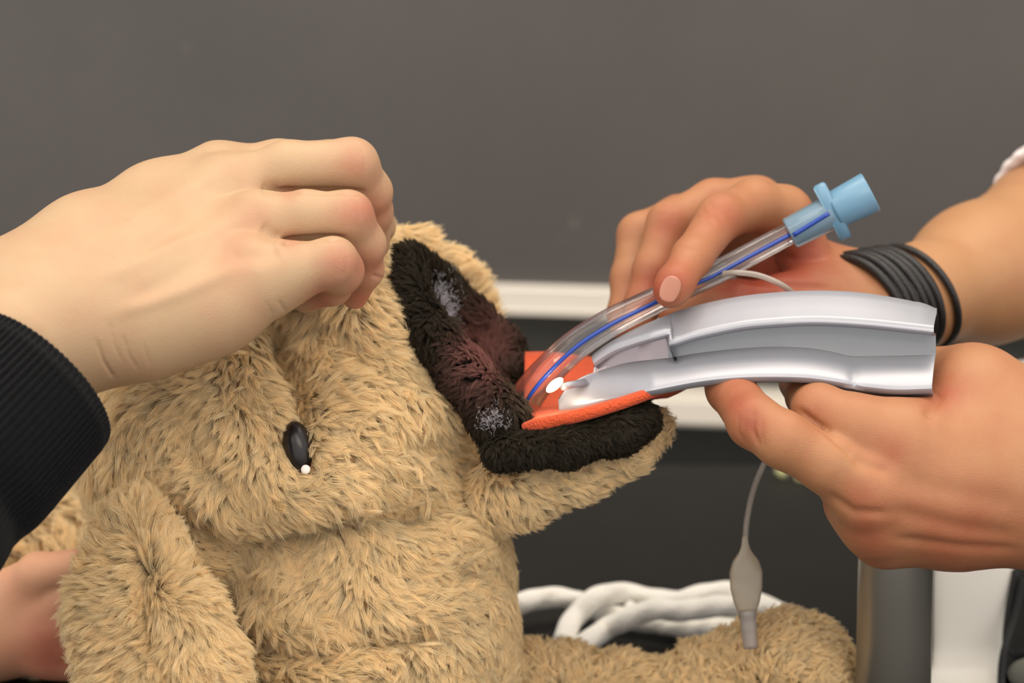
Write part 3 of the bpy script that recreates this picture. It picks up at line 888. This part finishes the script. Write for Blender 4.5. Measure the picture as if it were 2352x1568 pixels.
# hand round the blade and its handle
palm2 = [
    [(2760, 1080, 1.02, 260), (2550, 1085, 1.01, 230), (2400, 1085, 1.01, 182), (2280, 1055, 1.005, 135), (2150, 1032, .992, 98), (2065, 1012, .982, 80)],
    [(2330, 1100, 1.0, 145), (2160, 1120, .985, 92), (1995, 1128, .975, 72)],
    [(2340, 1145, 1.0, 110), (2170, 1180, .99, 78), (2010, 1195, .985, 64)],
    [(2350, 1165, 1.005, 100), (2200, 1212, 1.0, 60), (2030, 1230, .995, 48)],
    [(2340, 1000, 1.01, 130), (2245, 905, 1.01, 82), (2215, 890, 1.022, 74)],
    [(2230, 1000, 1.0, 80), (2240, 910, 1.01, 76)],
]
f2 = [
    [(2065, 1012, .982, 80), (1965, 980, .98, 74), (1880, 942, .985, 60), (1852, 912, 1.003, 44), (1826, 880, 1.025, 38)],                                     # index
    [(1995, 1128, .975, 70), (1900, 1065, .97, 66), (1800, 1010, .968, 64), (1732, 968, .975, 60), (1678, 893, 1.0, 54), (1655, 850, 1.02, 48), (1680, 800, 1.035, 40)],  # middle
    [(2010, 1200, .985, 64), (1955, 1150, .995, 58), (1935, 1120, 1.02, 50), (1960, 1080, 1.04, 42)],                                     # ring
    [(2030, 1236, .995, 54), (1990, 1200, 1.01, 48), (1985, 1170, 1.03, 42)],
    [(2225, 885, 1.02, 72), (2150, 860, 1.035, 58), (2060, 840, 1.045, 48), (1980, 830, 1.05, 40)],                                       # thumb behind the blade
]
fb, bb = hand(palm2, f2, kp=.018, kf=.0025, kj=.012)
V2, F2 = nets(fb, *bb, .0013)
G = grad(fb, V2, .0006)
V2 = carve(V2, G, [([(1830, 938), (1900, 990), (1968, 1052)], 8, 9), ([(1735, 940), (1728, 985), (1745, 1025)], 5, 5), ([(1700, 950), (1695, 990), (1712, 1020)], 4, 2.5), ([(1715, 945), (1708, 985)], 4, 2), ([(1750, 950), (1748, 1000), (1760, 1030)], 4, 2),
                   ([(2050, 1035)], 34, -7), ([(1975, 1140)], 30, -7), ([(1990, 1212)], 26, -5), ([(2010, 1262)], 24, -3),
                   ([(2160, 900), (2130, 960)], 14, 8), ([(2040, 1100), (2200, 1130), (2340, 1160)], 26, 5), ([(2040, 1170), (2200, 1210), (2340, 1230)], 20, 6), ([(2050, 1235), (2200, 1255), (2340, 1262)], 12, 6),
                   ([(1960, 1055), (2040, 1085)], 14, 7), ([(1900, 1135), (1960, 1175), (2040, 1180)], 12, 7), ([(2250, 830)], 50, -6)])
V, F = join([(V1, F1), (V2, F2)])
red = blobs(V, [(1655, 490, 50, .4), (1540, 510, 45, .4), (1545, 640, 60, .55), (1480, 680, 60, .4), (1800, 640, 110, .55), (1700, 660, 70, .5), (1860, 580, 80, .3),
                (1725, 985, 40, .4), (1690, 910, 60, .5), (2050, 1035, 45, .42), (1975, 1140, 40, .28), (1990, 1215, 45, .2), (2000, 1268, 80, .22), (2170, 900, 55, .45), (1880, 930, 50, .25), (2200, 1240, 140, .35)])
red = red + .16 - .22 * (pix(V)[0] > 2080) * (pix(V)[1] < 800) * (V[:, 2] > 1.06)
surf_obj('body', V, F, M_SKIN_B, pb, {'redness': red})
# fingernail of the index finger on the tube
def nail(c, ux, uy, w, h, parent, bulge=.0016):
    c = np.array(c); ux = np.array(ux, float); uy = np.array(uy, float)
    ux /= np.linalg.norm(ux); uy -= ux * (uy @ ux); uy /= np.linalg.norm(uy); nz = np.cross(ux, uy)
    if nz[2] > 0: nz = -nz
    n = 14; P = np.zeros((n, n, 3))
    for i in range(n):
        for j in range(n):
            a, b = (i / (n - 1) * 2 - 1), (j / (n - 1) * 2 - 1)
            s = math.sqrt(max(0, 1 - .45 * b * b)) ; t = math.sqrt(max(0, 1 - .45 * a * a))
            x, y = a * s, b * t
            P[i, j] = c + ux * x * w + uy * y * h + nz * (bulge * .65 * (1 - .9 * x * x - .25 * y * y))
    o = link('fingernail', grid_mesh('fingernail', to_world(P.reshape(-1, 3)).reshape(P.shape)), M_NAIL, parent)
    s_ = o.modifiers.new('thickness', 'SOLIDIFY'); s_.thickness = .0006
    return o
def front(f, px, py, d0=.9):
    d = d0
    for _ in range(200):
        s = float(f(C(px, py, d)[None].astype(np.float32))[0])
        if s < .0002: break
        d += max(s * .8, .0002)
    return d
d = front(fa, 1539, 664)
nail(C(1539, 664, d - .0002), C(1565, 676, 1) - C(1515, 656, 1), C(1525, 700, 1) - C(1550, 630, 1), U(22), U(31), pb)
# wrist bands (worn)
def ring_band(name, jx, jy, jd, nx, ny, nd, R, r, parent, squash=1.0, seg=64):
    c = C(jx, jy, jd); n = np.array([nx, -ny, nd], float); n /= np.linalg.norm(n)
    u = np.cross(n, [0, 1., 0]); u /= np.linalg.norm(u); v = np.cross(n, u)
    path = [c + (math.cos(a) * u + math.sin(a) * v * squash) * R for a in np.linspace(0, 2 * math.pi, seg, endpoint=False)]
    path = np.array(path); P = []
    for i in range(seg):
        t = path[(i + 1) % seg] - path[i - 1]; t /= np.linalg.norm(t); o_ = path[i] - c; o_ /= np.linalg.norm(o_); w = np.cross(t, o_)
        P.append([path[i] + r * (math.cos(b) * o_ + math.sin(b) * w) for b in np.linspace(0, 2 * math.pi, 12, endpoint=False)])
    P = np.array(P)
    return link(name, grid_mesh(name, to_world(P.reshape(-1, 3)).reshape(P.shape), close_u=True, close_v=True), M_BAND, parent)
ax = (C(2120, 668, 1.105) - C(2010, 695, 1.09)); 
for k, (t, tw) in enumerate([(0.0, 0), (.1, 3), (.2, -3), (.3, 2), (.4, -2), (.5, 3), (.6, -3), (.7, 2), (.8, -2), (.9, 2)]):
    px, py, dd = 1985 + 85 * t, 700 - 12 * t, 1.088 + .020 * t
    b_ = ring_band('hair_tie', px, py, dd, .75, -.47 + tw * .02, .47 + tw * .03, U(119 + 5 * t + (k % 2) * 4, dd), U(11, dd), pb, 1)
    b_['label'] = 'strand of the thick black elastic wrapped round the wrist'
b_ = ring_band('hair_tie', 2102, 681, 1.112, .75, -.47, .47, U(129, 1.1), U(8.5, 1.1), pb, 1.0)
b_['label'] = 'single thin black elastic worn above the wrapped ones'
# short white sleeve at the top corner
sw = sleeve('sleeve', C(2428, 572, 1.19), (C(2760, 470, 1.2) - C(2480, 560, 1.16)), U(246, 1.19), U(290, 1.2), .14, M_WHITECLOTH, pb, ribs=30)
sw['label'] = 'white cloth sleeve edge above the elbow'

# third person: blurred bare hand under the plush
pc = empty('person', Wp(-200, 1450, 1.1)); pc.location.z = .9
tag(pc, 'person showing only a blurred bare hand tucked beneath the plush ear at the picture corner', 'person')
palm3 = [[(-420, 1400, 1.14, 150), (-200, 1420, 1.13, 125), (-60, 1435, 1.12, 112), (120, 1410, 1.10, 100)], [(-60, 1450, 1.12, 100), (130, 1450, 1.105, 90)]]
f3 = [[(120, 1370, 1.09, 52), (230, 1350, 1.075, 46), (300, 1380, 1.075, 38)], [(130, 1420, 1.095, 54), (250, 1410, 1.08, 46), (320, 1440, 1.08, 38)],
      [(130, 1470, 1.10, 52), (240, 1480, 1.09, 46), (310, 1510, 1.085, 38)], [(120, 1510, 1.10, 44), (220, 1530, 1.095, 40), (280, 1560, 1.09, 34)],
      [(20, 1370, 1.10, 62), (90, 1320, 1.085, 50), (170, 1300, 1.075, 40)]]
fc, bc = hand(palm3, f3)
V, F = nets(fc, *bc, .002)
surf_obj('body', V, F, M_SKIN_C, pc, {'redness': blobs(V, [(120, 1500, 90, .8)])})
# ------------------------------------------------------------------ laryngoscope
lar = empty('laryngoscope', Wp(2050, 1600, 1.05)); lar.location.z = .905
tag(lar, 'silver curved laryngoscope blade resting on the orange tongue, its dark metal handle gripped below', 'laryngoscope')
def cur(pts, x):
    p = np.array(pts, float)
    # smooth interpolation (pchip-like by dense Catmull-Rom)
    q = spline(p, 400); return np.interp(x, q[:, 0], q[:, 1])
T_ = [(1286, 905), (1310, 870), (1340, 840), (1366, 818), (1400, 793), (1450, 765), (1500, 743), (1560, 720), (1620, 703), (1700, 687), (1780, 678), (1860, 674), (1930, 675), (1990, 680), (2060, 691), (2110, 702), (2140, 714)]
B_ = [(1286, 912), (1310, 880), (1345, 850), (1400, 812), (1450, 792), (1500, 780), (1540, 785), (1600, 768), (1700, 747), (1780, 739), (1860, 735), (1930, 737), (2000, 742), (2060, 748), (2140, 757)]
Wl = [(1286, 918), (1310, 888), (1345, 868), (1400, 850), (1450, 838), (1540, 828), (1600, 818), (1700, 807), (1780, 803), (1850, 805), (1900, 812), (1940, 821), (1960, 824), (2050, 823), (2140, 821)]
L_ = [(1286, 940), (1350, 929), (1400, 918), (1500, 897), (1600, 878), (1680, 869), (1760, 866), (1850, 868), (1920, 877), (1960, 885), (2000, 890), (2060, 895), (2144, 893)]
S_in = [(1286, 914), (1310, 878), (1340, 848), (1400, 806), (1450, 786), (1500, 771), (1531, 763)]
def D0(x):   # distance of the blade along its length
    return np.interp(x, [1286, 1500, 1800, 2144], [1.018, 1.0, .992, .990])
def blade_rows(xs, slot):
    T, B, Wb, L = cur(T_, xs), cur(B_, xs), cur(Wl, xs), cur(L_, xs)
    if slot: B = cur(S_in, xs)
    tp = np.clip((xs - 1286) / 180, 0.05, 1)          # taper of the section towards the tip
    un = np.interp(xs, [1286, 1900, 1985], [3, 6, 20])
    kink = np.exp(-((xs - 1960) / 12) ** 2) * 5
    rows = [(T + 10, 78), (T, 74), (T + .22 * (B - T), 60), (T + .6 * (B - T), 30), (B - 5, 8), (B, 1), (B + 3, 0), (B + 6, 6), (B + 8, 48),
            (B + .5 * (Wb - B), 52 - 4), (Wb - 4, 50), (Wb, 46), (Wb + 4, 38), (Wb + .3 * (L - Wb), 12), (Wb + .65 * (L - Wb), -14), (L - 5, -34), (L - 1, -38), (L + 3, -34), (L + 4, -20), (L + un, 20), (L + un - 2, 50)]
    P = np.zeros((len(xs), len(rows), 3))
    for j, (y, o) in enumerate(rows):
        for i, x in enumerate(xs):
            dep = D0(x) + (o * tp[i] + (kink[i] if 12 <= j <= 16 else 0)) * 0.0001913
            P[i, j] = C(x + (8 * (o / 80)) * (1 if x > 2100 else 0), y[i], dep)
    return P
xs = np.concatenate([np.linspace(1286, 1536, 46)])
Pl = blade_rows(xs, True)
xr = np.linspace(1540, 2144, 90)
Pr = blade_rows(xr, False)
allP = np.concatenate([Pl, Pr]); allP_x = np.concatenate([xs, xr])
W3 = to_world(allP.reshape(-1, 3)).reshape(allP.shape)
blade = link('blade', grid_mesh('blade', W3), M_SILVER, lar)
DELMARK = 1
blade.data.materials.append(M_SILVER_DK); blade.data.materials.append(M_SILVER_SLOT)
nu, nv = W3.shape[:2]
mi = np.zeros((nu - 1, nv - 1), int)
mi[:, 7:11] = 1
mi[:len(xs) - 1, 7:11] = 2
blade.data.polygons.foreach_set('material_index', mi.ravel().astype(np.int32))
bm = bmesh.new(); bm.from_mesh(blade.data); bm.faces.ensure_lookup_table()
kill = [bm.faces[i * (nv - 1) + j] for i in range(nu - 1) for j in range(nv - 1) if (j < 7 and allP_x[i] < 1362) or (7 <= j < 10 and allP_x[i] < 1362)]
bmesh.ops.delete(bm, geom=kill, context='FACES'); bm.to_mesh(blade.data); bm.free()
so = blade.modifiers.new('thickness', 'SOLIDIFY'); so.thickness = .0014; so.offset = -1
be = blade.modifiers.new('soft_edge', 'BEVEL'); be.width = .0004; be.segments = 2; be.limit_method = 'ANGLE'; be.angle_limit = math.radians(50)
blade['label'] = 'curved satin silver blade with a recessed channel'
# step where the open slot ends
st = [C(1526, 763, 1.0), C(1534, 765, .999), C(1556, 826, .999), C(1548, 828, 1.0)]
stp = np.array([st, [p + np.array([0.0006, 0, .010]) for p in st]])
link('slot_step', grid_mesh('slot_step', to_world(stp.reshape(-1, 3)).reshape(stp.shape), False, close_v=True), M_SILVER, blade)
# bulb on the blade
bulb_b = link('bulb_housing', tube_mesh('bulb_housing', to_world([C(1345, 878, 1.012), C(1310, 884, 1.009), C(1292, 888, 1.006)]), U(9), 14), M_SILVER, blade)
M_BULB = emit('lit_bulb', (255, 236, 196), 4)
bulb = link('bulb', lat_sphere('bulb', C(1274, 884, 1.004), (U(24), U(11), U(10)), 40), M_BULB, blade)
bulb['label'] = 'glowing warm white bulb near the blade tip'
pl_ = bpy.data.lights.new('bulb_light', 'POINT'); pl_.energy = .03; pl_.color = (1, .85, .6); pl_.shadow_soft_size = .003
plo = bpy.data.objects.new('bulb_light', pl_); plo.location = Wp(1262, 896, 1.002); COL.objects.link(plo)
# fitting block and handle
blk = []
hd = [Vector(to_world(C(2068, 880, 1.035))[0]), Vector(to_world(C(2052, 1660, 1.062))[0])]
fit = link('fitting', lathe('fitting', to_world(C(2072, 845, 1.032))[0], to_world(C(2068, 935, 1.036))[0], [(0, .006), (.02, .0085), (1, .0095)], 28), M_HANDLE, lar)
Lh = [(0, .011), (.01, .0145), (.03, .0168), (.05, .0172), (.90, .0174), (.905, .0160), (.915, .0160), (.92, .0174), (.985, .0174), (1, .0150)]
a_ = np.array(to_world(C(2066, 905, 1.050))[0]); b__ = np.array(to_world(C(2050, 1640, 1.062))[0]); b__[2] = max(b__[2], .9035)
hdl = link('handle', lathe('handle', a_, b__, Lh, 48), M_HANDLE, lar)
hdl['label'] = 'dark brushed steel cylindrical handle'

# ------------------------------------------------------------------ endotracheal tube
ett = empty('endotracheal_tube', Wp(1700, 620, 1.04))
tag(ett, 'clear curved breathing tube with blue line and blue connector, held above the silver blade', 'breathing tube')
ctr = spline([(1180, 965, 1.035), (1218, 900, 1.025), (1262, 848, 1.02), (1325, 790, 1.017), (1400, 742, 1.018), (1480, 702, 1.022), (1560, 664, 1.028), (1640, 628, 1.034), (1730, 580, 1.038), (1815, 535, 1.04)], 90)
rad_px = np.interp(np.linspace(0, 1, 90), [0, .3, .7, 1], [40, 36, 29, 26])
path = np.array([to_world(C(*c))[0] for c in ctr]); rads = np.array([U(r, c[2]) for r, c in zip(rad_px, ctr)])
shaft = link('tube_shaft', tube_mesh('tube_shaft', path, rads, 28, caps=False), M_TUBE, ett)
inner = tube_mesh('tube_bore', path, rads * .68, 24, caps=False)
link('bore', inner, clear_plastic('clear_bore', (.985, .975, .975), .01, .10, .3), shaft)
# blue line on the near side of the wall
lp = []
for c, r in zip(ctr[:], rad_px):
    lp.append(to_world(C(c[0] + r * .05, c[1] + r * .12, c[2] - U(r, c[2]) * .95))[0])
bl = link('blue_line', tube_mesh('blue_line', lp[4:], np.full(86, .0010), 8), M_BLUELINE, shaft)
bl['label'] = 'blue line along the clear wall'
# blue connector
A = C(1813, 537, 1.040); Bc = C(2000, 440, 1.035)
ax_ = Bc - A
Aw, Bw = to_world(A)[0], to_world(Bc)[0]
con = link('connector', lathe('connector', to_world(A + ax_ * .55)[0], Bw, [(0, U(40, 1.04)), (.0, U(43, 1.04)), (.06, U(44, 1.04)), (.97, U(48, 1.04)), (1.0, U(46, 1.04)), (1.0, U(38, 1.04)), (.3, U(36, 1.04))], 40, caps=False), M_BLUE, ett)
con['label'] = 'pale blue plastic end connector'
slv = link('connector_sleeve', lathe('connector_sleeve', Aw, to_world(A + ax_ * .52)[0], [(0, U(24, 1.04)), (0, U(36, 1.04)), (.04, U(38, 1.04)), (1, U(40, 1.04))], 36, caps=False), M_BLUECLEAR, con)
slc = link('connector_core', lathe('connector_core', to_world(A + ax_ * .03)[0], to_world(A + ax_ * .55)[0], [(0, U(22, 1.04)), (.02, U(31, 1.04)), (1, U(34, 1.04))], 36), M_BLUE, con)
q0, q1 = to_world(C(1822, 540, 1.0325))[0], to_world(C(1904, 490, 1.030))[0]
link('blue_line', tube_mesh('blue_line', spline([q0, (q0 + q1) / 2, q1], 10), .0011, 8), M_BLUELINE, con)
# two-eared flange
n_ = ax_ / np.linalg.norm(ax_); long_ = C(1935, 545, 1.035) - C(1890, 425, 1.03); long_ -= n_ * (long_ @ n_); long_ /= np.linalg.norm(long_); wid = np.cross(n_, long_)
fc_ = A + ax_ * .53
ol = []
for a in np.linspace(0, 2 * math.pi, 48, endpoint=False):
    x = math.cos(a); y = math.sin(a)
    lx = U(72, 1.04) * x; wy = y * U(38, 1.04) * (1 - .25 * x * x)
    ol.append(long_ * lx + wid * wy)
ol = np.array(ol)
Pf = np.array([fc_ + ol * .93 - n_ * .0030, fc_ + ol - n_ * .0020, fc_ + ol + n_ * .0020, fc_ + ol * .93 + n_ * .0030])
fl_me = grid_mesh('flange', to_world(Pf.reshape(-1, 3)).reshape(Pf.shape), close_v=True)
bm = bmesh.new(); bm.from_mesh(fl_me); bm.verts.ensure_lookup_table()
nvv = len(ol)
bm.faces.new([bm.verts[i] for i in range(nvv)][::-1]); bm.faces.new([bm.verts[3 * nvv + i] for i in range(nvv)])
bm.to_mesh(fl_me); bm.free()
link('flange', fl_me, M_BLUE, con)
# inflation line and pilot balloon
inf = spline([(1660, 628, 1.026), (1700, 626, 1.022), (1755, 636, 1.020), (1815, 668, 1.022), (1850, 730, 1.04), (1860, 800, 1.09), (1850, 900, 1.085), (1800, 985, 1.08), (1760, 1055, 1.075), (1732, 1120, 1.07), (1716, 1190, 1.065), (1711, 1250, 1.06)], 90)
il = link('inflation_line', tube_mesh('inflation_line', [to_world(C(*c))[0] for c in inf], U(7.0), 10), M_LINE, ett)
il['label'] = 'thin translucent inflation line looping down behind the hand'
prof = [(0, 6), (.10, 9), (.16, 14), (.26, 30), (.38, 38), (.55, 37), (.70, 30), (.80, 22), (.86, 20)]
tt = np.array([p[0] for p in prof]); rr_ = np.array([p[1] for p in prof])
s = np.linspace(0, .86, 40)
pp = np.array([to_world(C(1711 + 6 * k, 1232 + 215 * k, 1.058))[0] for k in s])
bal = link('pilot_balloon', tube_mesh('pilot_balloon', pp, [U(np.interp(k, tt, rr_), 1.06) for k in s], 28, flatu=.32), M_BALLOON, ett)
bal['label'] = 'flat greyish pilot balloon hanging from the thin line'
vp = np.array([to_world(C(1716 + 8 * k, 1400 + 88 * k, 1.058))[0] for k in np.linspace(0, 1, 12)])
val = link('valve', tube_mesh('valve', vp, [U(r, 1.06) for r in (20, 21, 21, 19, 19, 20, 18, 18, 18, 17, 17, 16)], 20), clear_plastic('valve_plastic', (.85, .86, .92), .5, .5, .15, (165, 156, 150)), bal)

# ------------------------------------------------------------------ things on the bench
rope = empty('white_rope', on_table(1480, 1420, 0)); tag(rope, 'loose white cotton rope twisted in loops on the black bench behind the plush leg', 'rope')
def rp(pts, r):
    pts = np.array([tuple(on_table(px, py, h)) for px, py, h in pts])
    q = spline(pts, 80)
    me = tube_mesh('strand', q, r, 22, ripple=lambda t, a: .05 * np.sin(3 * a + t * 46))
    return link('strand', me, M_ROPE, rope)
r_ = .0058
rp([(1130, 1420, .007), (1200, 1385, .016), (1262, 1372, .016), (1330, 1382, .013), (1400, 1412, .009), (1500, 1428, .008), (1600, 1420, .009), (1690, 1418, .008), (1780, 1440, .007)], r_)
rp([(1290, 1480, .007), (1318, 1420, .012), (1370, 1372, .021), (1430, 1362, .018), (1500, 1375, .015), (1560, 1380, .018), (1620, 1364, .022), (1680, 1360, .022), (1740, 1385, .015), (1800, 1410, .009), (1840, 1425, .007)], r_)
rp([(1330, 1490, .007), (1385, 1448, .008), (1440, 1422, .016), (1500, 1400, .022), (1570, 1402, .022), (1640, 1392, .024), (1700, 1392, .022), (1770, 1405, .014)], r_)
rp([(1440, 1400, .012), (1490, 1425, .009), (1560, 1440, .008), (1640, 1440, .007), (1720, 1450, .006)], r_ * .9)

stand = empty('white_stand', on_table(2225, 1560, 0)); stand.location.z = .9
tag(stand, 'tall plain white stand with a flared foot rising behind the gripping hand', 'stand')
sv = []
for (py, xl, xr, dd) in [(1606, 2080, 2330, 1.16), (1585, 2100, 2315, 1.16), (1560, 2128, 2300, 1.17), (1530, 2140, 2305, 1.18), (1480, 2143, 2312, 1.18), (1400, 2144, 2322, 1.18), (1300, 2145, 2330, 1.18), (1100, 2150, 2350, 1.19), (960, 2170, 2400, 1.20), (880, 2230, 2460, 1.20), (832, 2290, 2560, 1.20), (815, 2420, 2700, 1.20)]:
    sec = []
    for a in np.linspace(0, 2 * math.pi, 40, endpoint=False):
        c, s_ = math.cos(a), math.sin(a)
        e = .35
        x = math.copysign(abs(c) ** e, c); z = math.copysign(abs(s_) ** e, s_)
        sec.append(C((xl + xr) / 2 + x * (xr - xl) / 2, py, dd + z * .012))
    sv.append(sec)
sv = np.array(sv); sw_ = to_world(sv.reshape(-1, 3)).reshape(sv.shape)
sw_[..., 2] = np.maximum(sw_[..., 2], .9005)
me = grid_mesh('column', sw_, close_v=True)
bm = bmesh.new(); bm.from_mesh(me); bm.verts.ensure_lookup_table()
bm.faces.new([bm.verts[len(sv) * 40 - 40 + i] for i in range(40)]); bm.faces.new([bm.verts[i] for i in range(40)][::-1]); bm.to_mesh(me); bm.free()
link('column', me, M_WHITE, stand)

bag = empty('black_bag', on_table(2420, 1500, 0)); bag.location.z = .9
tag(bag, 'soft black bag with a looped strap at the picture corner beside the white stand', 'bag')
def bag_f(p):
    return above_table(p, chain(p, [(2450, 1290, 1.28, 66), (2445, 1420, 1.28, 90), (2430, 1560, 1.28, 110)], .01), .9005)
V, F = nets(bag_f, *bounds([(2450, 1290, 1.28, 90), (2430, 1560, 1.28, 140)]), .004)
surf_obj('pouch', V, F, M_BAG, bag)
stp = spline([(2335, 1310, 1.17), (2318, 1400, 1.165), (2312, 1480, 1.16), (2330, 1505, 1.155), (2380, 1495, 1.15), (2440, 1520, 1.15)], 50)
link('strap', tube_mesh('strap', [to_world(C(*c))[0] for c in stp], U(11), 12), M_BAG, bag)
stp = spline([(2352, 1330, 1.165), (2330, 1420, 1.16), (2306, 1500, 1.15), (2300, 1560, 1.145), (2302, 1600, 1.14)], 50)
link('strap', tube_mesh('strap', [to_world(C(*c))[0] for c in stp], U(11), 12), M_BAG, bag)
pad = link('pocket', lat_sphere('pocket', C(2372, 1548, 1.15), (U(66), U(46), U(20))), M_GREYPAD, bag); pad['label'] = 'grey pocket'
# bits of chalk on the bench
ch = []
for k, (px, py, r, ln) in enumerate([(1795, 1085, .0030, .010), (1836, 1098, .0022, .006)]):
    c = on_table(px, py, r)
    o = link('chalk_piece', tube_mesh('chalk_piece', [c + Vector((-.2, .98, 0)) * (ln * t) for t in (-.5, -.3, 0, .3, .5)], r, 14), M_CHALK)
    tag(o, ['larger pale yellow-green stub of chalk on the bench below the middle finger',
            'smaller crumb of pale chalk on the bench, tucked next to the larger stub'][k], 'chalk', 'chalk stubs on the bench')
